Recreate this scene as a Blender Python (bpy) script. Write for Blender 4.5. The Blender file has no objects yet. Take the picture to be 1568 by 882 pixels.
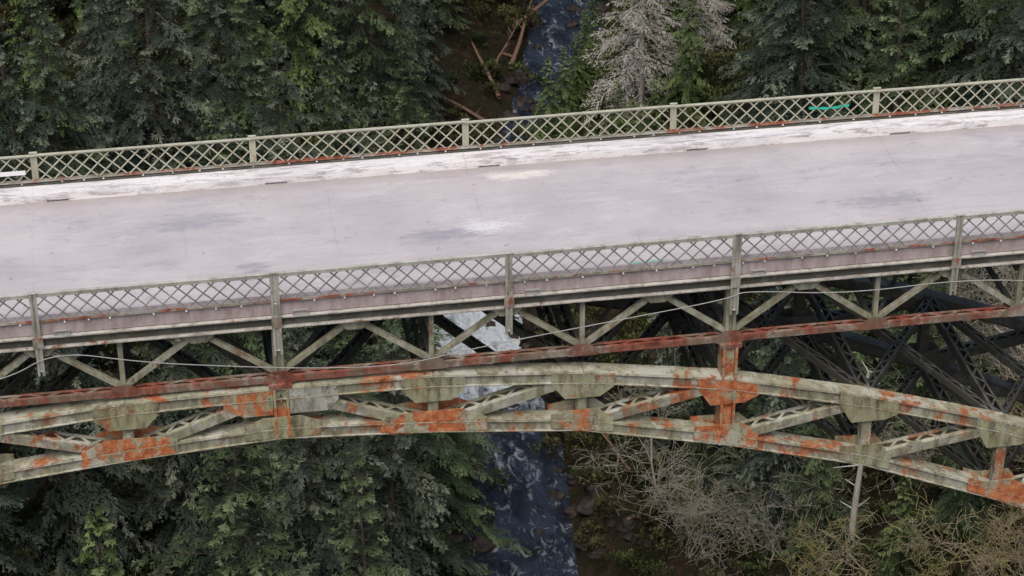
import bpy, math, random, time
import numpy as np
from mathutils import Vector, noise, Matrix
random.seed(7)
scene=bpy.context.scene
scene.view_settings.view_transform='Standard'
scene.view_settings.look='None'
scene.view_settings.exposure=0

# ------------------------------------------------------------------ helpers
def link(o,parent=None):
    scene.collection.objects.link(o)
    if parent: o.parent=parent
    return o
def empty(name,parent=None):
    o=bpy.data.objects.new(name,None); o.empty_display_size=0.5
    return link(o,parent)

class MB:
    def __init__(s): s.v=[]; s.f=[]
    def box8(s,c):
        n=len(s.v); s.v+= [tuple(p) for p in c]
        s.f+=[(n,n+3,n+2,n+1),(n+4,n+5,n+6,n+7),(n,n+1,n+5,n+4),(n+1,n+2,n+6,n+5),(n+2,n+3,n+7,n+6),(n+3,n,n+4,n+7)]
    def box(s,x0,x1,y0,y1,z0,z1):
        s.box8([(x0,y0,z0),(x1,y0,z0),(x1,y1,z0),(x0,y1,z0),(x0,y0,z1),(x1,y0,z1),(x1,y1,z1),(x0,y1,z1)])
    def beam(s,p0,p1,w,h,up=(0,0,1)):
        p0=Vector(p0);p1=Vector(p1);d=(p1-p0).normalized();u=Vector(up)
        sd=d.cross(u)
        if sd.length<1e-4: sd=Vector((1,0,0)) if abs(d.x)<.9 else Vector((0,1,0))
        sd.normalize(); u=sd.cross(d).normalized()
        a=sd*(w/2); b=u*(h/2)
        s.box8([p0-a-b,p0+a-b,p1+a-b,p1-a-b,p0-a+b,p0+a+b,p1+a+b,p1-a+b])
    def plate(s,poly,y0,y1):
        n=len(s.v);k=len(poly)
        s.v+=[(x,y0,z) for x,z in poly]+[(x,y1,z) for x,z in poly]
        s.f.append(tuple(range(n,n+k))); s.f.append(tuple(range(n+2*k-1,n+k-1,-1)))
        for i in range(k):
            j=(i+1)%k; s.f.append((n+j,n+i,n+k+i,n+k+j))
    def obj(s,name,mat,parent=None,bevel=0):
        m=bpy.data.meshes.new(name); m.from_pydata(s.v,[],s.f); m.update()
        import bmesh
        bm=bmesh.new(); bm.from_mesh(m); bmesh.ops.recalc_face_normals(bm,faces=bm.faces); bm.to_mesh(m); bm.free()
        m.materials.append(mat)
        o=bpy.data.objects.new(name,m)
        if bevel:
            b=o.modifiers.new('b','BEVEL'); b.width=bevel; b.segments=1; b.limit_method='ANGLE'
        return link(o,parent)

def np_mesh(name,V,F,attr=None,mats=(),midx=None,smooth=False):
    m=bpy.data.meshes.new(name)
    V=np.asarray(V,np.float32); F=np.asarray(F,np.int32)
    k=F.shape[1]
    m.vertices.add(len(V)); m.vertices.foreach_set('co',V.ravel())
    m.loops.add(F.size); m.loops.foreach_set('vertex_index',F.ravel())
    m.polygons.add(len(F)); m.polygons.foreach_set('loop_start',np.arange(0,F.size,k,dtype=np.int32))
    if midx is not None: m.polygons.foreach_set('material_index',np.asarray(midx,np.int32))
    if smooth: m.polygons.foreach_set('use_smooth',np.ones(len(F),bool))
    m.update(calc_edges=True)
    if attr is not None:
        a=m.attributes.new('tip','FLOAT','POINT'); a.data.foreach_set('value',np.asarray(attr,np.float32))
    for t in mats: m.materials.append(t)
    return m

# ------------------------------------------------------------------ node helpers
class NT:
    def __init__(s,name):
        s.m=bpy.data.materials.new(name); s.m.use_nodes=True
        s.t=s.m.node_tree; s.b=s.t.nodes['Principled BSDF']
    def n(s,typ,**kw):
        x=s.t.nodes.new(typ)
        for k,v in kw.items():
            if k in x.inputs: x.inputs[k].default_value=v
            else: setattr(x,k,v)
        return x
    def l(s,a,b): s.t.links.new(a,b)
    def pos(s,scale=(1,1,1),loc=(0,0,0)):
        g=s.n('ShaderNodeNewGeometry'); mp=s.n('ShaderNodeMapping')
        mp.inputs['Scale'].default_value=scale; mp.inputs['Location'].default_value=loc
        s.l(g.outputs['Position'],mp.inputs['Vector']); return mp.outputs[0]
    def noise(s,vec,scale,detail=6,rough=.6,dist=0):
        x=s.n('ShaderNodeTexNoise'); x.inputs['Scale'].default_value=scale; x.inputs['Detail'].default_value=detail
        x.inputs['Roughness'].default_value=rough; x.inputs['Distortion'].default_value=dist
        s.l(vec,x.inputs['Vector']); return x.outputs['Fac']
    def ramp(s,fac,stops,interp='LINEAR'):
        r=s.n('ShaderNodeValToRGB'); e=r.color_ramp.elements; r.color_ramp.interpolation=interp
        while len(e)<len(stops): e.new(.5)
        for i,(p,c) in enumerate(stops):
            e[i].position=p; e[i].color=(c,c,c,1) if isinstance(c,(int,float)) else (*c,1)
        s.l(fac,r.inputs[0]); return r.outputs[0]
    def mix(s,fac,a,b,mode='MIX'):
        x=s.n('ShaderNodeMix',data_type='RGBA',blend_type=mode)
        for sock,val in ((x.inputs[0],fac),(x.inputs[6],a),(x.inputs[7],b)):
            if hasattr(val,'is_linked'): s.l(val,sock)
            elif isinstance(val,(int,float)): sock.default_value=val
            else: sock.default_value=(*val,1)
        return x.outputs[2]
    def math(s,op,a,b=0.0,c=None):
        x=s.n('ShaderNodeMath',operation=op)
        for i,v in enumerate((a,b) if c is None else (a,b,c)):
            if hasattr(v,'is_linked'): s.l(v,x.inputs[i])
            else: x.inputs[i].default_value=v
        return x.outputs[0]
    def bump(s,h,strength=.3,dist=.02):
        b=s.n('ShaderNodeBump'); b.inputs['Strength'].default_value=strength; b.inputs['Distance'].default_value=dist
        s.l(h,b.inputs['Height']); s.l(b.outputs[0],s.b.inputs['Normal'])
    def color(s,c): s.l(c,s.b.inputs['Base Color'])
    def rough(s,v,spec=.3): s.b.inputs['Roughness'].default_value=v; s.b.inputs['Specular IOR Level'].default_value=spec
    def diffuse(s,c):
        d=s.n('ShaderNodeBsdfDiffuse'); s.l(c,d.inputs['Color']); s.l(d.outputs[0],s.t.nodes['Material Output'].inputs['Surface'])

def steel(name,paint,paint2,rust,rustpos=.55,soft=.06,dirt=.45,light=0.0,seed=0,rscale=.55,side=.42):
    T=NT(name); p=T.pos(loc=(seed,seed*2,0)); ps=T.pos(scale=(2.6,2.6,.8),loc=(seed,0,0))
    base=T.mix(T.noise(p,1.3,3),paint,paint2)
    streak=T.noise(ps,1.3,6,.72)
    base=T.mix(T.ramp(streak,[(.45,0),(.64,dirt)]),base,(.10,.080,.045))
    if light:
        base=T.mix(T.ramp(T.noise(p,1.1,6,.75),[(.52,0),(.55,light)]),base,(.55,.55,.49))
    rn=T.noise(p,rscale,7,.74,.4)
    rn2=T.noise(ps,.9,5,.7)
    rf=T.math('ADD',T.math('MULTIPLY',rn,.68),T.math('MULTIPLY',rn2,.32))
    rmask=T.ramp(rf,[(rustpos,0),(rustpos+soft,1)])
    rcol=T.ramp(T.noise(p,4,5,.75),[(.3,(rust[0]*.30,rust[1]*.42,rust[2]*.7)),(.48,rust),(.64,(rust[0]*1.25,rust[1]*2.1,rust[2]*2.6))])
    c=T.mix(rmask,base,rcol)
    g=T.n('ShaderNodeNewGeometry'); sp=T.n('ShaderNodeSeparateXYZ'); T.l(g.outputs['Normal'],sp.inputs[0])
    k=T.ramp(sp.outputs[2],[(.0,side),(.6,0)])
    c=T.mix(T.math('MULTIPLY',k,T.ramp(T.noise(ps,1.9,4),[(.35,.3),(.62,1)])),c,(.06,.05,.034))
    T.color(c); T.rough(.75,.25); T.bump(T.noise(p,14,3),.25,.02)
    return T.m

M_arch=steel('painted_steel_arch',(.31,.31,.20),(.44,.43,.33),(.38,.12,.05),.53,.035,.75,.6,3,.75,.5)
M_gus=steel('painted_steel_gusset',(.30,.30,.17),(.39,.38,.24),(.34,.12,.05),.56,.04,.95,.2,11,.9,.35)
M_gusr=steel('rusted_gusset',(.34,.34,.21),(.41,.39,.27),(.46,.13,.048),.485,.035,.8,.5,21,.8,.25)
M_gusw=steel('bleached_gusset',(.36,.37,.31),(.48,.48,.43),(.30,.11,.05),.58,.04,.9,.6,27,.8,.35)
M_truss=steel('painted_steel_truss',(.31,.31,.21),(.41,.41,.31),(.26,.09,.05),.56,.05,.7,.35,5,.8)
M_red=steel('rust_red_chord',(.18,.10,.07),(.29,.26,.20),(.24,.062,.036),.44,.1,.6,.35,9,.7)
M_dark=steel('shaded_grimy_steel',(.055,.062,.058),(.09,.095,.088),(.09,.05,.03),.60,.05,.6,.12,15)  # under-deck shade painted into the base colour of far and inner steel, plus grime
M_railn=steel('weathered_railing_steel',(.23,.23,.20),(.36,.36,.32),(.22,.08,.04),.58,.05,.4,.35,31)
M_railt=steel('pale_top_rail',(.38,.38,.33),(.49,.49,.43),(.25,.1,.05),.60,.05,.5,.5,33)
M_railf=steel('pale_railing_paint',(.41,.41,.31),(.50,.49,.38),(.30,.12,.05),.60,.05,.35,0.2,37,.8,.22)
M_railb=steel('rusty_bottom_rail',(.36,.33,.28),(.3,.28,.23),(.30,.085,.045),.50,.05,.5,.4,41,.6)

# ------------------------------------------------------------------ world / light
w=bpy.data.worlds.new('World'); scene.world=w; w.use_nodes=True
sky=w.node_tree.nodes.new('ShaderNodeTexSky'); sky.sky_type='NISHITA'; sky.sun_disc=False
EL,AZ=math.radians(58),math.radians(200)
sky.sun_elevation=EL; sky.sun_rotation=AZ; sky.air_density=1; sky.dust_density=5; sky.ozone_density=1
bg=w.node_tree.nodes['Background']; bg.inputs['Strength'].default_value=.15
w.node_tree.links.new(sky.outputs[0],bg.inputs['Color'])
L=bpy.data.lights.new('sun','SUN'); L.energy=1.4; L.angle=math.radians(35); L.color=(1,.97,.93)
so=bpy.data.objects.new('sun',L); link(so)
sd=Vector((math.sin(AZ)*math.cos(EL),math.cos(AZ)*math.cos(EL),math.sin(EL)))
so.rotation_euler=(-sd).to_track_quat('-Z','Y').to_euler(); so.location=(0,0,120)

# ------------------------------------------------------------------ camera
cam=bpy.data.cameras.new('camera'); cam.sensor_width=36; cam.lens=86.1; cam.clip_end=6000
co=bpy.data.objects.new('camera',cam); link(co)
co.location=(-2.67,-53.39,32.61); co.rotation_euler=(math.pi/2-.541,0.0018,-.1637)
scene.camera=co

# ------------------------------------------------------------------ bridge
W=7.46; RT=1.15
bridge=empty('steel_arch_bridge')
zu=[-3.51,-3.55,-3.87,-4.51,-5.52,-6.82,-8.4,-10.2,-12.3,-14.7]
zl=[-4.735,-4.985,-5.39,-6.31,-7.45,-9.11,-11.0,-13.3,-15.9,-18.8]
OFF=RT-.18
ZU=lambda u: zu[abs(u)]+OFF
ZL=lambda u: zl[abs(u)]+OFF
ZC=-3.13+OFF; ZT=-.52
YT=(.3,W-.3)
def xr(y):
    pts=[(-400,-60),(-80,-4),(0,8),(40,13.5),(69,18),(81,19.3),(93,18.6),(110,21),(130,31),(150,36),(200,44),(300,60),(800,120)]
    for (a,b),(c,d) in zip(pts,pts[1:]):
        if y<=c: 
            t=(y-a)/(c-a); return b+(d-b)*t
    return pts[-1][1]
RW=3.0
def ground(x,y):
    dx=x-xr(y); a=max(0,abs(dx)-RW)
    k=.62 if dx<0 else .7
    h=min(1.8,a*1.0)+max(0,a-2)*k
    h=h if h<62 else 62+(h-62)*.25
    n=noise.noise(Vector((x*.05,y*.05,0)))*4+noise.noise(Vector((x*.17,y*.17,3)))*1.6+noise.noise(Vector((x*.5,y*.5,3)))*.6
    return -62.5+h+n*min(1,a/7)

def laced(mb,p0,p1,w,d,pl=.02,step=.42,flange=.09,up=(0,0,1),lw=.055):
    p0=Vector(p0);p1=Vector(p1);D=(p1-p0);Ln=D.length;D.normalize()
    sdv=D.cross(Vector(up))
    if sdv.length<1e-3: sdv=Vector((0,1,0))
    sdv.normalize(); u=sdv.cross(D).normalized()
    for sg in (-1,1):
        o=sdv*(sg*w/2)
        mb.beam(p0+o,p1+o,pl,d,u)
        for k in (-1,1):
            oo=sdv*(sg*(w/2-flange/2))+u*(k*d/2)
            mb.beam(p0+oo,p1+oo,flange,pl,u)
    n=max(2,int(Ln/step))
    for k in (-1,1):
        for i in range(n):
            a=p0+D*(Ln*i/n); b=p0+D*(Ln*(i+1)/n); s0=(-1)**i
            a=a+sdv*(s0*(w/2-.03))+u*(k*(d/2+.012)); b=b-sdv*(s0*(w/2-.03))+u*(k*(d/2+.012))
            mb.beam(a,b,lw,.012,u)

def build_side(y,tag,mats):
    A,G,GR,T,Rm,GW=mats
    arch=MB();gus=MB();gusr=MB();gusw=MB();tr=MB();red=MB()
    for u in range(-9,9):
        x0,x1=u*4,(u+1)*4
        for Z in (ZU,ZL):
            a=(x0,y,Z(u));b=(x1,y,Z(u+1))
            d=(Vector(b)-Vector(a)).normalized(); up=Vector((-d.z,0,d.x))
            for s in(-1,1):
                o=Vector((0,s*.19,0))
                arch.beam(Vector(a)+o,Vector(b)+o,.035,.31)
                for k in(-1,1):
                    arch.beam(Vector(a)+o*1.18+up*(k*.152),Vector(b)+o*1.18+up*(k*.152),.10,.022)
            arch.beam(Vector(a)+up*.176,Vector(b)+up*.176,.50,.024)
            L_=(Vector(b)-Vector(a)).length
            for t in (.2,.35,.5,.65,.8):
                m=Vector(a)+d*(L_*t)-up*.172
                arch.beam(m-d*.14,m+d*.14,.44,.02)
            m=Vector(a)+d*(L_*(.37 if u%2 else .62))+up*.196
            arch.beam(m-d*.32,m+d*.32,.46,.018)
        if u>=0: p,q=(x0,ZL(u)),(x1,ZU(u+1))
        else: p,q=(x1,ZL(u+1)),(x0,ZU(u))
        if u in(0,): p,q=(x0,ZU(u)),(x1,ZL(u+1))
        if u in(-1,): p,q=(x1,ZU(0)),(x0,ZL(-1))
        laced(arch,(p[0],y,p[1]),(q[0],y,q[1]),.44,.26,flange=.13,step=.34,lw=.085)
    for u in range(-9,10):
        x=u*4
        if u%3: 
            laced(arch,(x,y,ZL(u)+.1),(x,y,ZU(u)-.1),.3,.26,flange=.09,step=.3,up=(1,0,0))
            arch.box(x-.12,x+.12,y-.13,y+.13,ZL(u)+.1,ZU(u)-.1)
        def sl(Z,uu):
            a=max(-9,uu-1);b=min(9,uu+1); return (Z(b)-Z(a))/((b-a)*4)
        su,sll=sl(ZU,u),sl(ZL,u)
        g1=gusr if u in(3,-4,6,-7) else gus
        g2=gusr if u in(-1,1,2,3,5,-3,-6,8) else gus
        wu=.85
        wl={-1:1.25,1:1.42,2:.85,3:.9,4:.75,5:.9}.get(u,1.0)
        for yy in (y-.262,y+.245):
            zc=ZU(u)
            if u==0:
                gusr.plate([(x-1.5,zc+.14),(x-.22,zc+.14),(x-.22,zc-.62),(x-1.0,zc-.62),(x-1.5,zc-.3)],yy,yy+.017)
                gusw.plate([(x+.22,zc+.14),(x+1.5,zc+.14),(x+1.5,zc-.3),(x+1.2,zc-.62),(x+.22,zc-.62)],yy,yy+.017)
            else:
                poly=[(x-wu,zc+.145-wu*su),(x+wu,zc+.145+wu*su),(x+wu,zc-.24+wu*su),(x+.48,zc-.62),(x-.48,zc-.62),(x-wu,zc-.24-wu*su)]
                g1.plate(poly[::-1],yy,yy+.017)
            zc=ZL(u)
            poly=[(x-wl,zc-.145-wl*sll),(x+wl,zc-.145+wl*sll),(x+wl,zc+.3+wl*sll),(x+.5*wl,zc+.52),(x-.5*wl,zc+.52),(x-wl,zc+.3-wl*sll)]
            g2.plate(poly,yy-.003,yy+.015)
            if yy<y:
                for gg,zc,ww,s_,offs in ((g1,ZU(u),wu-.07,su,(.09,-.09,-.2)),(g2,ZL(u),wl-.07,sll,(-.09,.09,.24))):
                    k=int(ww*2/.15)
                    for i in range(k+1):
                        xx=-ww+i*2*ww/k
                        for dz in offs:
                            zq=zc+dz+xx*s_
                            gg.box(x+xx-.016,x+xx+.016,yy-.02,yy-.003,zq-.016,zq+.016)
    N=22
    xs=[4*i for i in range(-N,N+1)]
    for a,b in zip(xs,xs[1:]):
        m=(a+b)/2
        tr.beam((a,y,ZT),(b,y,ZT),.26,.2)
        for s in(-1,1):
            xa=a if s<0 else b
            for q in (-.055,.055):
                tr.beam((xa,y+q,ZC+.12),(m,y+q,ZT-.05),.025,.13)
            tr.beam((xa,y,ZC+.12),(m,y,ZT-.05),.09,.03)
        for yy in (y-.15,y+.14):
            tr.plate([(m-.42,ZT-.08),(m-.2,ZT-.3),(m+.2,ZT-.3),(m+.42,ZT-.08),(m+.42,ZT+.1),(m-.42,ZT+.1)],yy,yy+.01)
    for x in xs:
        tr.beam((x,y,ZC),(x,y,ZT),.13,.14,(0,1,0))
        for yy in (y-.155,y+.145):
            red.plate([(x-.4,ZC-.1),(x+.4,ZC-.1),(x+.4,ZC+.08),(x+.17,ZC+.27),(x-.17,ZC+.27),(x-.4,ZC+.08)],yy,yy+.01)
    laced(red,(xs[0],y,ZC),(xs[-1],y,ZC),.26,.17,step=.5,flange=.08)
    for u in range(-21,22,3):
        x=u*4
        zb=ZL(u)-.15 if abs(u)<=9 else ground(x,y)-1
        cc=gusr if u in (0,3) else gus
        red.box(x-.3,x+.3,y-.28,y+.28,ZC-.21,ZC-.1)
        for s in (-1,1):
            cc.box(x+s*.17-.035,x+s*.17+.035,y-.275,y+.275,zb,ZC-.2)
        cc.box(x-.13,x+.13,y-.17,y-.15,zb,ZC-.2)
        cc.box(x-.13,x+.13,y+.15,y+.17,zb,ZC-.2)
        tr.box(x-.14,x-.05,y-.14,y+.14,ZC+.1,ZT+.2); tr.box(x+.05,x+.14,y-.14,y+.14,ZC+.1,ZT+.2)
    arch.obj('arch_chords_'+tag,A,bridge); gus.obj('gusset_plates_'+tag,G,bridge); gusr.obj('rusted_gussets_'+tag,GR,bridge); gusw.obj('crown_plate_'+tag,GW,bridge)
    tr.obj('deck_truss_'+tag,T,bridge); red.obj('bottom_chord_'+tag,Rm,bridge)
build_side(YT[0],'near',(M_arch,M_gus,M_gusr,M_truss,M_red,M_gusw))
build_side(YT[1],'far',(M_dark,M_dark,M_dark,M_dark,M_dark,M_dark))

cr=MB()
y0,y1=YT
for i in range(-22,23):
    x=i*4
    cr.box(x-.1,x+.1,y0+.15,y1-.15,-1.0,-.36)
    cr.beam((x,y0,ZC),(x,y1,ZC),.12,.12)
    if i<22:
        if i%2==0: cr.beam((x,y0,ZC),(x+4,y1,ZC),.09,.09)
        else: cr.beam((x+4,y0,ZC),(x,y1,ZC),.09,.09)
for yy in np.linspace(y0+.9,y1-.9,5):
    cr.box(-88,88,yy-.07,yy+.07,-.55,-.2)
for u in range(-9,10):
    x=u*4
    for Z in (ZU,ZL):
        laced(cr,(x,y0+.2,Z(u)),(x,y1-.2,Z(u)),.3,.3,step=.4,flange=.06)
    if u%3==0:
        laced(cr,(x,y0+.2,ZU(u)),(x,y1-.2,ZL(u)),.16,.14,step=.35,flange=.04)
        laced(cr,(x,y1-.2,ZU(u)),(x,y0+.2,ZL(u)),.16,.14,step=.35,flange=.04)
    if u<9:
        flip=(u%2==0)
        for Z in (ZU,ZL):
            ya,yb=(y0+.2,y1-.2) if flip else (y1-.2,y0+.2)
            laced(cr,(x,ya,Z(u)),(x+4,yb,Z(u+1)),.24,.2,step=.4,flange=.05)
            if u>=3 or u<-3: laced(cr,(x,yb,Z(u)),(x+4,ya,Z(u+1)),.22,.18,step=.4,flange=.05)
for u in range(-21,22,3):
    x=u*4; zb=(ZU(u) if abs(u)<=9 else ground(x,3)); zt=ZC-.1
    n=max(1,int(round((zt-zb)/5)))
    if zt-zb>1.0:
        for k in range(n):
            a=zb+(zt-zb)*k/n;b=zb+(zt-zb)*(k+1)/n
            laced(cr,(x,y0+.2,a),(x,y1-.2,b),.18,.16,step=.35,flange=.04)
            laced(cr,(x,y1-.2,a),(x,y0+.2,b),.18,.16,step=.35,flange=.04)
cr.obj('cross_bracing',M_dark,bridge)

ed=MB(); edl=MB()
for yy,s in((0,1),(W,-1)):
    a,b=sorted((yy+.10*s,yy+.16*s)); ed.box(-88,88,a,b,-.46,-.10)
    a,b=sorted((yy-.07*s,yy+.16*s)); edl.box(-88,88,a,b,-.16,-.125)
    a,b=sorted((yy-.03*s,yy+.16*s)); edl.box(-88,88,a,b,-.49,-.462)
ed.box(-88,88,W-.055,W+.02,.222,.27)
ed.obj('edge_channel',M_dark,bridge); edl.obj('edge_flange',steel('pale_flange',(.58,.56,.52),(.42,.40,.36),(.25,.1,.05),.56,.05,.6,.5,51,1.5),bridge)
pier=MB()
for sx in(-1,1):
    for yy in YT:
        x=sx*36.5; g=ground(x,yy)-2
        pier.box8([(x-2,yy-1.6,g),(x+2,yy-1.6,g),(x+2,yy+1.6,g),(x-2,yy+1.6,g),(x-1,yy-.8,ZU(9)+.4),(x+1,yy-.8,ZU(9)+.4),(x+1,yy+.8,ZU(9)+.4),(x-1,yy+.8,ZU(9)+.4)])

def concrete(name,paint=False,side=False):
    T=NT(name); p=T.pos()
    g=T.n('ShaderNodeNewGeometry'); sp=T.n('ShaderNodeSeparateXYZ'); T.l(g.outputs['Position'],sp.inputs[0])
    if not paint:
        c=T.mix(T.ramp(T.noise(p,.35,5,.6),[(.35,0),(.65,1)]),(.46,.425,.43),(.55,.515,.515))
    else:
        c=T.mix(T.ramp(T.noise(p,.9,6,.7),[(.4,0),(.6,1)]),(.38,.34,.33),(.56,.52,.515))
        wm=T.ramp(T.noise(T.pos(scale=(.5,3,3)),2.0,9,.74,.3),[(.44,0),(.475,.95)])
        c=T.mix(wm,c,(.82,.80,.80))
    s=T.noise(T.pos(scale=(.3,1.2,1)),.9,7,.74,.8)
    c=T.mix(T.ramp(s,[(.50,0),(.66,.5)]),c,(.33,.32,.365))
    s2=T.noise(T.pos(scale=(.8,1.6,1),loc=(9,4,0)),1.1,7,.78,.2)
    c=T.mix(T.ramp(s2,[(.57,0),(.66,.5)]),c,(.28,.275,.31))
    s5=T.noise(T.pos(scale=(.5,1.3,1),loc=(3,14,0)),.8,7,.78,.2)
    c=T.mix(T.ramp(s5,[(.54,0),(.62,.35)]),c,(.64,.61,.61))
    s3=T.noise(T.pos(scale=(.10,2.4,1)),2.6,5,.7)
    c=T.mix(T.ramp(s3,[(.48,0),(.72,.32)]),c,(.37,.35,.37))
    jx=T.math('ABSOLUTE',T.math('SUBTRACT',T.math('FRACT',T.math('ADD',T.math('DIVIDE',sp.outputs[0],4.0),T.math('MULTIPLY',T.noise(p,1.4,3),.05))),.5))
    c=T.mix(T.math('MULTIPLY',T.ramp(jx,[(.0015,.6),(.006,0)]),T.ramp(T.noise(p,.8,4,.7),[(.45,0),(.6,.5)])),c,(.22,.2,.2))
    if not paint:
        def blob(cx,cy,rx,ry,col,amt,c,sc=2.2,soft=.55):
            dx=T.math('DIVIDE',T.math('SUBTRACT',sp.outputs[0],cx),rx); dy=T.math('DIVIDE',T.math('SUBTRACT',sp.outputs[1],cy),ry)
            d=T.math('ADD',T.math('MULTIPLY',dx,dx),T.math('MULTIPLY',dy,dy))
            nz=T.noise(T.pos(scale=(.6,2,1),loc=(cx,0,0)),sc,6,.78)
            d=T.math('ADD',d,T.math('MULTIPLY',T.math('SUBTRACT',nz,.5),5.5))
            return T.mix(T.ramp(d,[(soft-.5,amt),(1.0,0)]),c,col)
        c=blob(4.9,3.25,1.3,.4,(.26,.255,.30),.65,c)
        c=blob(-1.7,5.0,1.7,.5,(.29,.29,.34),.6,c)
        c=blob(-.4,2.3,.5,.38,(.26,.255,.31),.65,c)
        c=blob(3.0,1.6,1.6,.3,(.30,.285,.33),.5,c)
        c=blob(17,3.1,1.6,.4,(.26,.255,.30),.55,c)
        c=blob(12.5,5.0,1.6,.4,(.32,.31,.36),.45,c)
        c=blob(7.3,6.25,1.2,.3,(.78,.72,.66),.85,c)
        c=blob(5.9,3.5,.8,.45,(.76,.75,.77),.65,c,3.5)
        gut=T.math('ADD',sp.outputs[1],T.math('MULTIPLY',T.math('SUBTRACT',T.noise(p,1.6,5,.75),.5),.5))
        c=T.mix(T.ramp(T.math('MULTIPLY',T.math('SUBTRACT',gut,6.3),1.6),[(.0,0),(.85,.6)]),c,(.27,.225,.20))
        c=T.mix(T.ramp(T.math('SUBTRACT',1.0,gut),[(.0,0),(.6,.45)]),c,(.33,.26,.25))
    sp2=T.noise(p,2.6,4,.6); c=T.mix(T.ramp(sp2,[(.68,0),(.71,.6)]),c,(.24,.17,.15))
    sp3=T.noise(p,11,2,.6); c=T.mix(T.ramp(sp3,[(.66,0),(.71,.5)]),c,(.23,.19,.18))
    c=T.mix(T.ramp(T.noise(p,28,2,.7),[(.3,.15),(.7,0)]),c,(.3,.27,.27))
    if side:
        st=T.noise(T.pos(scale=(2,2,.6)),1.0,7,.78)
        c=T.mix(T.ramp(st,[(.42,.0),(.62,.8)]),c,(.17,.13,.12))
        c=T.mix(.25,c,(.38,.29,.28))
    T.color(c); T.rough(.85,.25); T.bump(T.noise(p,9,5,.7),.3,.02)
    return T.m
M_road=concrete('bleached_road_concrete'); M_curb=concrete('worn_white_curb',True); M_side=concrete('stained_curb_concrete',False,True)
pier.obj('arch_piers',M_side,bridge)
road=empty('road')
r=MB(); r.box(-95,95,.40,W-.62,-.2,0); r.obj('road_slab',M_road,road)
c=MB()
CH=.22
xs=[.56+6*k for k in range(-15,16)]
prev=-95
for x in xs:
    c.box(prev,x-.3,W-.64,W-.06,-.2,CH); c.box(x-.3,x+.3,W-.55,W-.06,-.2,CH); c.box(x-.3,x+.3,W-.64,W-.55,.05,CH); 
    prev=x+.3
c.box(prev,95,W-.64,W-.06,-.2,CH)
c.obj('far_curb',M_curb,road)
c=MB(); c.box(-95,95,.03,.42,-.12,.27); c.obj('near_curb',M_side,road,.03)

def railing(y,s,mat,matt,matb,nm,near):
    R=empty(nm)
    lat=MB();top=MB();bot=MB();post=MB();bolt=MB()
    zb=.36; zt=RT-.03
    yc=y
    rj=random.Random(3)
    for k in range(-14,14):
        xa=k*6+.09; xb=(k+1)*6-.09; n=14; p=(xb-xa)/n
        for i in range(-2,n+2):
            for sg,yo in((1,-.009),(-1,.009)):
                j=rj.gauss(0,.010)
                x0=xa+i*p+j; x1=x0+2*p*.9+rj.gauss(0,.010)
                a,b=(x0,x1); za,zb2=(zb,zt) if sg>0 else (zt,zb)
                def lerp(t): return (a+(b-a)*t, za+(zb2-za)*t)
                t0,t1=0,1
                if a<xa: t0=(xa-a)/(b-a)
                if b>xb: t1=(xb-a)/(b-a)
                if t1-t0<.06: continue
                P,Q=lerp(t0),lerp(t1)
                lat.beam((P[0],yc+yo,P[1]),(Q[0],yc+yo,Q[1]),.012,.038)
    for k in range(-14,14):
        dz0,dz1=rj.gauss(0,.007),rj.gauss(0,.007)
        top.beam((k*6,yc,zt+.02+dz0),(k*6+6,yc,zt+.02+dz1),.11,.02); top.beam((k*6,yc-.045*s,zt-.03+dz0),(k*6+6,yc-.045*s,zt-.03+dz1),.014,.08)
    bot.beam((-84,yc,zb-.035),(84,yc,zb-.035),.09,.02); bot.beam((-84,yc-.03*s,zb-.01),(84,yc-.03*s,zb-.01),.014,.06)
    rr=random.Random(5)
    for k in range(-14,15):
        x=k*6
        lo=-1.25 if near else -.45
        yo=-.055*s
        wide=.085 if (near and k%2==0) else .06
        for q in(-1,1):
            post.box(x+q*wide-.03,x+q*wide+.03,*sorted((yc+yo-.03,yc+yo+.03)),lo,RT+.02)
        post.box(x-wide,x+wide,*sorted((yc+yo+.012*s,yc+yo+.02*s)),lo+.1,RT-.05)
        post.box(x-.11,x+.11,yc+yo-.04,yc+yo+.05,RT+.02,RT+.045)
        if near:
            post.beam((x,yc-.04,lo+.1),(x,yc+.4,-.62),.1,.06)
            bot.box(x-.13,x+.13,yc-.10,yc-.09,-.42,-.1)
    x=-84
    while x<84:
        x+=rr.uniform(.5,1.1); bolt.box(x-.022,x+.022,yc-.055,yc+.0,zb-.1,zb-.06)
    lat.obj('lattice',mat,R); top.obj('top_rail',matt,R); bot.obj('bottom_rail',matb,R); post.obj('posts',mat if not near else matt,R); bolt.obj('bolts',M_curb,R)
railing(0,1,M_railn,M_railt,M_railb,'bridge_railing',True)
railing(W,-1,M_railf,M_railf,M_railb,'bridge_railing',False)

sc=MB()
for k in range(-14,14):
    x=k*6+.62
    sc.box(x-.2,x+.2,-.05,.02,-.12,-.10); sc.box(x-.2,x+.2,-.05,.02,-.0,.02); sc.box(x-.2,x-.17,-.05,.02,-.10,.0); sc.box(x+.17,x+.2,-.05,.02,-.10,.0)
    sc.box(x-.17,x+.17,-.0,.02,-.10,.0)
T=NT('dull_galvanised_metal'); T.color(T.mix(T.noise(T.pos(),8),(.22,.21,.20),(.40,.39,.37))); T.rough(.7); M_gal=T.m
sc.obj('deck_scuppers',M_gal,bridge)

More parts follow.
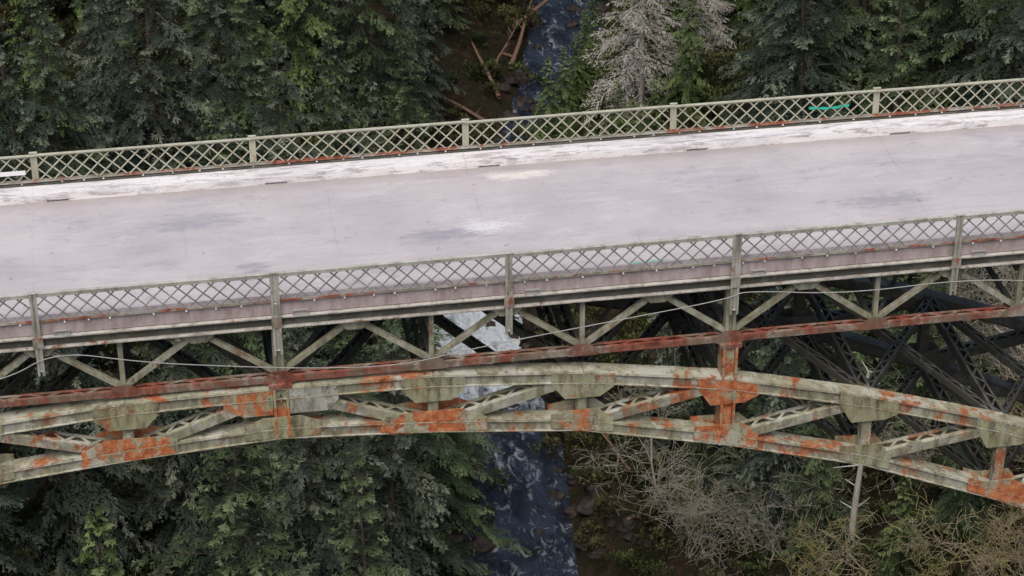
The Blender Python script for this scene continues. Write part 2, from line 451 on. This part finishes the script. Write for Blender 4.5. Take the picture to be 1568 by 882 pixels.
def cable(name,pts,r,mat):
    cu=bpy.data.curves.new(name,'CURVE'); cu.dimensions='3D'; cu.bevel_depth=r; cu.bevel_resolution=1
    s=cu.splines.new('NURBS'); s.points.add(len(pts)-1); s.order_u=3; s.use_endpoint_u=True
    for i,p in enumerate(pts): s.points[i].co=(*p,1)
    cu.materials.append(mat); o=bpy.data.objects.new(name,cu); return link(o)
T=NT('cable_sheath'); T.color(T.mix(T.noise(T.pos(),3),(.25,.25,.24),(.42,.42,.40))); T.rough(.6)
cable('utility_cable',[(-12,-.13,-.5),(-9.5,-.15,-1.5),(-6.9,-.15,-1.25),(-5.6,-.13,-.5),(-3.5,-.16,-1.05),(-1.2,-.16,-1.42),(1,-.16,-1.72),(3.2,-.16,-1.86),(5.2,-.16,-1.5),(8.5,-.16,-1.1),(11.9,-.13,-.72),(12.2,-.13,-.5),(15,-.16,-.88),(18.3,-.13,-.75),(21,-.16,-1.1),(24,-.13,-.6)],.013,T.m)

T=NT('teal_cloth'); T.color(T.mix(T.noise(T.pos(),6,5),(.03,.46,.32),(.02,.28,.2))); T.rough(.7)
b=MB()
nx=12; x0b=15.95
for i in range(nx):
    xa=x0b+i*.1; xb=xa+.1
    h=lambda i:.045+.022*math.sin(i*1.7)
    yy=lambda i: W-.10+.012*math.sin(i*2.1)
    z_=lambda i:.80-.05*math.sin(math.pi*i/nx)
    b.box8([(xa,yy(i),z_(i)-h(i)),(xb,yy(i+1),z_(i+1)-h(i+1)),(xb,yy(i+1)+.012,z_(i+1)-h(i+1)),(xa,yy(i)+.012,z_(i)-h(i)),
            (xa,yy(i),z_(i)+h(i)*.5),(xb,yy(i+1),z_(i+1)+h(i+1)*.5),(xb,yy(i+1)+.012,z_(i+1)+h(i+1)*.5),(xa,yy(i)+.012,z_(i)+h(i)*.5)])
b.obj('teal_ribbon_banner',T.m)
T=NT('faded_teal_spray'); n_=T.noise(T.pos(scale=(1,1,1)),5,5,.7)
T.color(T.mix(T.ramp(n_,[(.4,0),(.6,1)]),(.14,.50,.37),(.40,.45,.43))); T.rough(.8)
b=MB()
for i in range(9):
    b.beam((9.35+i*.13,.72+.05*(i%3),.006),(9.35+i*.13+.14,.69+.04*((i+1)%3),.006),.06,.004)
b.beam((9.3,.88,.010),(10.4,.90,.010),.07,.004)
b.obj('spray_paint_mark',T.m)
T=NT('white_board_paint'); T.color(T.mix(T.noise(T.pos(),4),(.72,.72,.72),(.8,.8,.8)))
b=MB(); b.box(-7.9,-6.25,W-.13,W-.10,.62,.74); b.box(-7.5,-7.42,W-.10,W-.07,.5,.85); b.obj('white_board',T.m)

# ------------------------------------------------------------------ terrain
def axis(lo,hi,step,far):
    a=list(np.arange(lo,hi+.01,step)); s=step; x=hi
    while x<far: s*=1.35; x+=s; a.append(x)
    s=step; x=lo
    while x>-far: s*=1.35; x-=s; a.insert(0,x)
    return a
ax=axis(-70,110,1.2,1500); ay=axis(-20,240,1.2,1500)
V=np.array([(x,y,ground(x,y)) for y in ay for x in ax],np.float32)
nx=len(ax); idx=np.arange(len(V)).reshape(len(ay),nx)
F=np.stack([idx[:-1,:-1],idx[:-1,1:],idx[1:,1:],idx[1:,:-1]],-1).reshape(-1,4)
T=NT('forest_floor'); p=T.pos()
c=T.mix(T.ramp(T.noise(p,.25,4,.7),[(.4,0),(.6,1)]),(.025,.030,.014),(.038,.024,.017))
c=T.mix(T.ramp(T.noise(p,1.4,5,.75),[(.5,0),(.62,1)]),c,(.07,.043,.031))
c=T.mix(T.ramp(T.noise(p,3.1,5,.75),[(.55,0),(.65,1)]),c,(.04,.055,.02))
T.color(c);T.rough(.95,.1);T.bump(T.noise(p,1.5,6,.8),1,.6)
M_ground=T.m
link(bpy.data.objects.new('ground',np_mesh('ground',V,F,mats=[M_ground],smooth=True)))

T=NT('rapid_water'); 
flow=T.pos(scale=(1,.45,1)); n1=T.noise(flow,1.3,9,.76,.7)
g=T.n('ShaderNodeNewGeometry'); sp=T.n('ShaderNodeSeparateXYZ'); T.l(g.outputs['Position'],sp.inputs[0])
d=T.math('ABSOLUTE',T.math('DIVIDE',T.math('SUBTRACT',sp.outputs[1],98),14))
rap=T.ramp(d,[(.6,.26),(1.0,0)])
nn=T.math('ADD',n1,rap)
foam=T.ramp(nn,[(.545,0),(.64,.40),(.76,1)])
body=T.mix(T.ramp(T.noise(flow,.5,5),[(.4,0),(.6,1)]),(.012,.017,.028),(.034,.050,.080))
T.color(T.mix(foam,body,(.62,.68,.72)))
T.l(T.ramp(foam,[(0,.22),(1,.7)]),T.b.inputs['Roughness'])
T.b.inputs['Specular IOR Level'].default_value=.35
T.bump(T.noise(flow,2.2,7,.7,.8),1,.35)
ys=np.arange(-90,420,.5); q=np.linspace(-5,5,18); V=[]
for y in ys:
    cx=xr(y)
    for u in q: V.append((cx+u,y,-62+.2*noise.noise(Vector((u*.8,y*.5,1)))+.1*noise.noise(Vector((u*2,y*1.3,5)))))
idx=np.arange(len(V)).reshape(len(ys),len(q))
F=np.stack([idx[:-1,:-1],idx[:-1,1:],idx[1:,1:],idx[1:,:-1]],-1).reshape(-1,4)
link(bpy.data.objects.new('river',np_mesh('river',V,F,mats=[T.m],smooth=True)))

import bmesh
bm=bmesh.new(); bmesh.ops.create_icosphere(bm,subdivisions=3,radius=1); bm.verts.ensure_lookup_table()
IV=np.array([v.co[:] for v in bm.verts]); IF=np.array([[v.index for v in f.verts] for f in bm.faces]); bm.free()
def rocks(name,places,mat):
    Vs=[];Fs=[];n=0
    for i,(x,y,z,r) in enumerate(places):
        d=np.array([noise.noise(Vector(v*1.1)+Vector((i*3.7,0,0)))*.7+noise.noise(Vector(v*2.7)+Vector((i*3.7,0,0)))*.35 for v in IV])
        vv=IV*(1+d)[:,None]*np.array([r*random.uniform(.7,1.3),r*random.uniform(.7,1.3),r*random.uniform(.5,.9)])
        Vs.append(vv+np.array([x,y,z])); Fs.append(IF+n); n+=len(IV)
    return link(bpy.data.objects.new(name,np_mesh(name,np.concatenate(Vs),np.concatenate(Fs),mats=[mat])))
T=NT('wet_rock'); p=T.pos(); T.color(T.mix(T.ramp(T.noise(p,1.5,5,.7),[(.4,0),(.65,1)]),(.016,.014,.013),(.055,.040,.033))); T.rough(.7,.3); T.bump(T.noise(p,5,4,.7),.8,.1)
pl=[]
for i in range(420):
    y=random.uniform(35,190); s=random.choice((-1,1,1)); u=random.uniform(2.4,8) if s>0 else random.uniform(2.6,5)
    x=xr(y)+s*u; pl.append((x,y,max(-62.1,ground(x,y)),random.uniform(.15,.8)))
for i in range(40):
    y=random.uniform(55,170); x=xr(y)+random.uniform(-2.6,2.6); pl.append((x,y,-62.12,random.uniform(.2,.6)))
rocks('river_rocks',pl,T.m)

# ------------------------------------------------------------------ vegetation
def leafmat(name,dark,mid,lite,hue):
    T=NT(name); a=T.n('ShaderNodeAttribute',attribute_name='tip'); oi=T.n('ShaderNodeObjectInfo')
    p=T.pos()
    c=T.mix(oi.outputs['Random'],mid,hue)
    nz=T.noise(p,.8,0,.6)
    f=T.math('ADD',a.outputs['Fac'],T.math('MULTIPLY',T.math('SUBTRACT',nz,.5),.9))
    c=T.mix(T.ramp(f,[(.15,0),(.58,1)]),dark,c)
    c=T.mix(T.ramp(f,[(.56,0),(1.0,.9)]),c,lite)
    T.diffuse(c)
    return T.m
def barkmat(name,a,b,moss=None):
    T=NT(name); p=T.pos(); c=T.mix(T.noise(p,4,1,.7),a,b)
    if moss: c=T.mix(T.ramp(T.noise(p,.6,2,.7),[(.45,0),(.6,.9)]),c,moss)
    T.diffuse(c);return T.m
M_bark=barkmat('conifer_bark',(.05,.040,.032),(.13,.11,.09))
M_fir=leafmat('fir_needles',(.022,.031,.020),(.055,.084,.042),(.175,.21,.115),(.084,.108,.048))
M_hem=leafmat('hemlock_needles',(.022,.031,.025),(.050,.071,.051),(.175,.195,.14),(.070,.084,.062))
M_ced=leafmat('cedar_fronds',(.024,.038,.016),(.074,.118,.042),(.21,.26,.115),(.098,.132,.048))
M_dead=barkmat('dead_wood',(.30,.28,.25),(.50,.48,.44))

def tubes(segs,sides=4):
    P0=np.array([s[0] for s in segs]);P1=np.array([s[1] for s in segs]);R0=np.array([s[2] for s in segs]);R1=np.array([s[3] for s in segs])
    D=P1-P0; D/=np.linalg.norm(D,axis=1)[:,None]+1e-9
    up=np.where(np.abs(D[:,2:3])>.9,np.array([[1.,0,0]]),np.array([[0,0,1.]]))
    A=np.cross(D,up);A/=np.linalg.norm(A,axis=1)[:,None]; B=np.cross(D,A)
    ang=np.arange(sides)*2*math.pi/sides
    ring=A[:,None,:]*np.cos(ang)[None,:,None]+B[:,None,:]*np.sin(ang)[None,:,None]
    V0=P0[:,None,:]+ring*R0[:,None,None];V1=P1[:,None,:]+ring*R1[:,None,None]
    V=np.concatenate([V0,V1],1).reshape(-1,3)
    n=len(segs);base=(np.arange(n)*2*sides)[:,None]
    i=np.arange(sides);j=(i+1)%sides
    F=np.stack([base+i,base+j,base+sides+j,base+sides+i],-1).reshape(-1,4)
    return V,F

def conifer(name,H,R,seed,leaf,bark,droop=.35,wl=.20,spacing=.75,per=7,bare=.10,pw=.8,leafy=1.0,fan=.38,hang=.3):
    g=np.random.default_rng(seed)
    nw=int(H*(1-bare)/spacing); nb=nw*per
    wi=np.repeat(np.arange(nw),per)
    t=bare+(1-bare)*(wi+g.normal(0,.16,nb))/nw; t=np.clip(t,bare*.8,.99)
    az=g.uniform(0,6.28,nw)[wi]+np.tile(np.arange(per)*2*math.pi/per,nw)+g.normal(0,.3,nb)
    Lb=R*(1-t)**pw*g.uniform(.5,1.15,nb)
    Lb*=1+.22*np.sin(az*2+g.random()*6+t*5)+.16*np.sin(az*3+t*11)
    Lb=np.where(g.random(nb)<.14,Lb*1.35,Lb)
    Lb=Lb*np.clip(.6+t*2.2,0,1)+.15
    dr=np.stack([np.cos(az),np.sin(az),0*az],1)
    sd_=np.stack([-np.sin(az),np.cos(az),0*az],1)
    rise=-.08+.8*t**1.8+g.normal(0,.12,nb); b=droop*g.uniform(.6,1.4,nb)
    bend=g.normal(0,.15,nb)
    z0=t*H
    def curve(i,s):
        P=dr[i]*(s*Lb[i])[:,None]+sd_[i]*(bend[i]*s*s*Lb[i])[:,None]
        P[:,2]+=z0[i]+(rise[i]*s-b[i]*s*s+.18*b[i]*s**4)*Lb[i]
        return P
    m=np.maximum(5,(Lb/.21*2).astype(int)); bi=np.repeat(np.arange(nb),m)
    N=len(bi); s=g.uniform(.08,1,N)**.75; sg=g.choice([-1.,1.],N)
    l=np.clip((.10+fan*Lb[bi]*(1.06-s)**.8)*g.uniform(.5,1.25,N),.18,1.6)
    d=dr[bi]*.85+sd_[bi]*(sg*.75)[:,None]; d[:,2]+=-hang*.5+g.normal(0,.12,N)+rise[bi]*.5-b[bi]*s*.8
    tipm=s>.93; d[tipm,:2]=dr[bi[tipm],:2]
    d/=np.linalg.norm(d,axis=1)[:,None]
    base=curve(bi,s)
    k=np.maximum(2,(l/.17*leafy).astype(int)); ti=np.repeat(np.arange(N),k*2)
    Mx=len(ti); q=g.random(Mx); sg2=g.choice([-1.,1.],Mx)
    lat=np.cross(d,np.array([0,0,1.]));lat/=np.linalg.norm(lat,axis=1)[:,None]+1e-9
    def tw(qq):
        P=base[ti]+d[ti]*(l[ti]*qq)[:,None]; P[:,2]-=hang*l[ti]*qq*qq; return P
    dq=.065/np.maximum(l[ti],.1)
    a_=tw(q-dq); b_=tw(q+dq)
    wv=wl*g.uniform(.55,1.35,Mx)*(1.1-.5*q)
    c_=tw(q)+lat[ti]*(sg2*wv*.8)[:,None]+d[ti]*(wv*.8)[:,None]; c_[:,2]+=g.normal(-.05,.05,Mx)
    V=np.stack([a_,b_,c_],1).reshape(-1,3)
    bb=g.uniform(-.2,.2,nb)
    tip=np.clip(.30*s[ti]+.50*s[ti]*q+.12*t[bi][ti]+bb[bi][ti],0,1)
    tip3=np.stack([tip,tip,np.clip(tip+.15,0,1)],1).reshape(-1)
    F=np.arange(len(V)).reshape(-1,3)
    segs=[]
    nseg=8
    for i in range(nseg):
        f0,f1=i/nseg,(i+1)/nseg; rr=H*.011
        segs.append((np.array([0,0,H*f0-1*(i==0)]),np.array([0,0,H*f1]),rr*(1-f0)+.02,rr*(1-f1)+.02))
    Vt,Ft=tubes(segs,7)
    ii=np.arange(nb); pts=[curve(ii,np.full(nb,x)) for x in(0,.3,.6,.92)]
    bs=[]
    for a,b2,ra,rb in((0,1,.04,.03),(1,2,.03,.02),(2,3,.02,.008)):
        for i in range(nb):
            sc=.5+Lb[i]/R
            bs.append((pts[a][i],pts[b2][i],ra*sc,rb*sc))
    Vb,Fb=tubes(bs,3)
    def q2t(F): return np.concatenate([F[:,[0,1,2]],F[:,[0,2,3]]])
    Ft=q2t(Ft)+len(V);Fb=q2t(Fb)+len(V)+len(Vt)
    midx=np.concatenate([np.zeros(len(F)),np.ones(len(Ft)+len(Fb))])
    VV=np.concatenate([V,Vt,Vb]);FF=np.concatenate([F,Ft,Fb])
    at=np.concatenate([tip3,np.zeros(len(Vt)+len(Vb))])
    return np_mesh(name,VV,FF,at,[leaf,bark],midx)

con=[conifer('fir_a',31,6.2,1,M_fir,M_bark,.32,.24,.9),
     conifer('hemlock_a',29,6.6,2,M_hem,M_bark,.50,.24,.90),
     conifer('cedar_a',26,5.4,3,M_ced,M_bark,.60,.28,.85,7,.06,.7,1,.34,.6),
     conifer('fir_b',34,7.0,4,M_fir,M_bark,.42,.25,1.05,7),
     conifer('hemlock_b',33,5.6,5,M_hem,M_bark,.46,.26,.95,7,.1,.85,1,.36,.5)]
kinds=['fir_tree','hemlock_tree','cedar_tree','fir_tree','hemlock_tree']
dead=conifer('dead_conifer',25,4.4,9,M_dead,M_dead,.22,.085,.62,7,.03,.6,.85,.5,.15)

def bare_tree(name,H,seed,mat,spread=.8,rad=.012):
    g=random.Random(seed); segs=[]
    def grow(p,d,l,r,lev):
        n=4 if lev<2 else 3
        for i in range(n):
            d=(d+Vector((g.gauss(0,.2),g.gauss(0,.2),g.gauss(.02,.14)))).normalized()
            p2=p+d*(l/n); r2=max(.016,r*.88)
            segs.append((np.array(p),np.array(p2),max(.016,r),r2)); 
            if lev<4 and (i>0 or lev>1 or lev==0):
                for _ in range(2 if lev<3 else 1):
                    ax_=Vector((g.gauss(0,1),g.gauss(0,1),g.gauss(0,.55))).normalized()
                    dd=(d*(1-spread*.6)+ax_*spread).normalized()
                    grow(p2,dd,l*g.uniform(.45,.70),r2*.62,lev+1)
            p,r=p2,r2
    grow(Vector((0,0,-1)),Vector((g.gauss(0,.1),g.gauss(0,.1),1)),H*.6,H*rad,0)
    V,F=tubes(segs,3)
    return np_mesh(name,V,F,None,[mat]),len(segs)
M_b1=barkmat('alder_twigs',(.20,.18,.155),(.42,.39,.34),(.22,.21,.14))
M_b2=barkmat('maple_moss_twigs',(.22,.175,.12),(.38,.32,.22),(.27,.25,.09))
dec=[];cnt=[]
for i,(h,m) in enumerate(((13,M_b1),(11,M_b2),(15,M_b1),(9,M_b2))):
    me,n=bare_tree('bare_%d'%i,h,20+i,m); dec.append(me);cnt.append(n)

def patch(name,seed,mat,n=2600,r=2.4,h=1.0):
    g=np.random.default_rng(seed); nc=16
    cx=g.normal(0,r*.5,(nc,2)); ch=g.uniform(.3,h,nc); cr_=g.uniform(.4,.95,nc)
    i=g.integers(0,nc,n); u=g.normal(0,1,(n,3)); u/=np.linalg.norm(u,axis=1)[:,None]; u[:,2]=abs(u[:,2])
    rad=g.uniform(.6,1.1,n)[:,None]; u2=u*rad
    P=np.zeros((n,3)); P[:,:2]=cx[i]+u2[:,:2]*cr_[i][:,None]; P[:,2]=u2[:,2]*ch[i]
    d=u+g.normal(0,.5,(n,3)); d/=np.linalg.norm(d,axis=1)[:,None]; e=np.cross(d,g.normal(0,1,(n,3))); e/=np.linalg.norm(e,axis=1)[:,None]
    sz=g.uniform(.08,.26,n)[:,None]
    V=np.stack([P-e*sz*.35,P+e*sz*.35,P+d*sz],1).reshape(-1,3)
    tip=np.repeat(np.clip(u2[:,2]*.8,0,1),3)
    return np_mesh(name,V,np.arange(3*n).reshape(-1,3),tip,[mat])
M_und=leafmat('undergrowth_leaves',(.018,.022,.012),(.050,.066,.026),(.11,.14,.055),(.075,.060,.032))
pat=[patch('undergrowth_patch_%d'%i,i,M_und) for i in range(4)]
ug=empty('undergrowth')
for i in range(1900):
    y=random.uniform(14,200); x=xr(y)+random.choice((-1,1))*random.uniform(4.2,52)
    if 50<y<85 and 0<x-xr(y)<9 and random.random()<.4: continue
    o=bpy.data.objects.new('shrub_patch',random.choice(pat)); link(o,ug)
    o.location=(x,y,ground(x,y)-.1); o.rotation_euler=(0,0,random.uniform(0,6.3)); s=random.uniform(.6,1.5); o.scale=(s,s,s*random.uniform(.6,1.4))

mass=empty('distant_forest')
placed=[]
def put(me,name,x,y,s,parent=None,sz=None,reg=True):
    o=bpy.data.objects.new(name,me); link(o,parent)
    o.location=(x,y,ground(x,y)-.3); o.rotation_euler=(random.uniform(-.04,.04),random.uniform(-.04,.04),random.uniform(0,6.28))
    o.scale=(s,s,s*(sz or random.uniform(.92,1.1)))
    if reg: placed.append((x,y))
    return o
put(dead,'dead_conifer_tree',34.6,112,.95)
put(dead,'dead_conifer_tree',39.5,114,.7)
for x,y,s in((29,104,.34),(31.5,101,.4),(34,104,.36),(32,108,.3),(28.5,110,.28),(37,107,.42),(27,99,.3),(30,95,.35),(36.5,131,.45),(40,136,.5),(35.5,127,.3),(41,128,.4),
             (27.2,117,.36),(29.0,120,.40),(30.8,123,.36),(33,119,.30),(26,114.5,.28),(32.6,127,.34),(34.2,131,.36),(35.6,136,.36)): put(con[2],'cedar_tree',x,y,s)
for x,y,s,k in((10.6,63,.80,3),(12.0,73,.72,0),(8.0,55,.8,1),(10.4,83,.7,4),(9.8,93,.72,1),(17.0,121,.64,1),(19.5,129,.6,4),(22.5,138,.55,0),(13.0,112,.75,3),(26,152,.6,1),(30.5,156,.5,3),(41.5,146,.6,0),(15.5,104,.6,0)): put(con[k],kinds[k],x,y,s)
rb_=random.Random(4)
bt=[(31,44,.8,1),(37,41,1,3),(41,46,.9,1),(29.5,56,.8,0),(37,53,.7,0),(44,53,1,2),(46,42,.9,0),(49,59,1,2),(28,38,.7,3),(27.5,67,.8,0),(42,36,.8,1),(26.5,62,.6,0),(35,37,.7,1),(39.5,42,.7,3)]
for i in range(9): bt.append((rb_.uniform(44,62),rb_.uniform(50,84),rb_.uniform(.7,1.1),rb_.choice((0,1,2,2,3))))
for x,y,s,k in bt: put(dec[k],'bare_maple_tree',x,y,s,reg=False)
for x,y,s,k in((31.5,60,.62,1),(35.5,62,.7,0),(34,71,.6,4),(30.5,68,.5,3),(41,70,.75,3),(29.5,76,.6,1),(39,57,.5,3),(34,45,.36,2),(38.5,47,.42,3),(43,48,.4,0),(48,50,.5,1),(32.5,54,.4,0)): put(con[k],kinds[k],x,y,s)
rg=random.Random(11)
tries=0
while tries<14000 and len(placed)<430:
    tries+=1
    y=rg.uniform(20,235); x=xr(y)+rg.choice((-1,1))*rg.uniform(5,85)
    dx=x-xr(y); 
    k=rg.choices(range(5),[3,3,1.6,2,2])[0]; s=rg.uniform(.64,1.05)
    lim=(-2.6-4.6*s) if dx<0 else (2.8+4.6*s)
    if (dx<0 and dx>lim) or (dx>0 and dx<lim): continue
    if dx>0 and y<84 and dx<13: continue
    if dx>0 and y<66 and dx<36 : continue
    if y>118 and dx<0 and dx>-9.5: continue
    if 86<y<112 and 6<dx<18: continue
    if 100<y<140 and 0<dx<10: continue
    mind=3.9+2.2*s
    if any((x-a)**2+(y-b)**2<mind**2 for a,b in placed): continue
    if y<30: s*=.8
    vis=(y<125 and -45<dx<48)
    put(con[k],kinds[k] if vis else 'conifer',x,y,s,None if vis else mass)

M_log=barkmat('fallen_log_wood',(.10,.06,.045),(.22,.15,.11))
for i,(x,y,l,a,tl,r_) in enumerate(((28.5,137,13,1.25,.10,.25),(26.5,131,11,1.75,.25,.2),(29.5,143,12,.9,.05,.25),(25,127,9,2.3,.2,.18),(27,146,12,1.5,.18,.22),(26.5,135,6,1.0,.3,.12),(29,139,9,2.7,.25,.14),(24.5,68,5,.4,.1,.12),(26,74,6,2.0,.2,.12))):
    segs=[];p=Vector((0,0,0)); d=Vector((math.cos(a)*math.cos(tl),math.sin(a)*math.cos(tl),math.sin(tl)))
    gg=random.Random(i)
    for j in range(6):
        p2=p+d*(l/6)+Vector((gg.gauss(0,.05),gg.gauss(0,.05),gg.gauss(0,.05)))
        segs.append((np.array(p),np.array(p2),r_*(1-j/8),r_*(1-(j+1)/8)))
        if gg.random()<.7: segs.append((np.array(p2),np.array(p2+Vector((gg.gauss(0,.5),gg.gauss(0,.5),gg.uniform(.2,.8)))),.05,.02))
        p=p2
    V,F=tubes(segs,8); o=link(bpy.data.objects.new('fallen_log',np_mesh('fallen_log',V,F,None,[M_log])))
    o.location=(x,y,ground(x,y)+.5)
segs=[];p=Vector((0,0,-1));gg=random.Random(8)
for j in range(9):
    p2=p+Vector((gg.gauss(0,.06),gg.gauss(0,.06),1.5)); segs.append((np.array(p),np.array(p2),.24*(1-j/14),.24*(1-(j+1)/14)))
    for _ in range(2):
        a=gg.uniform(0,6.28); segs.append((np.array(p2),np.array(p2+Vector((math.cos(a),math.sin(a),gg.uniform(-.2,.5)))*gg.uniform(.4,1.6)),.05,.015))
    p=p2
V,F=tubes(segs,8); o=link(bpy.data.objects.new('broken_snag_tree',np_mesh('broken_snag_tree',V,F,None,[M_dead]))); o.location=(33.3,50.5,ground(33.3,50.5))
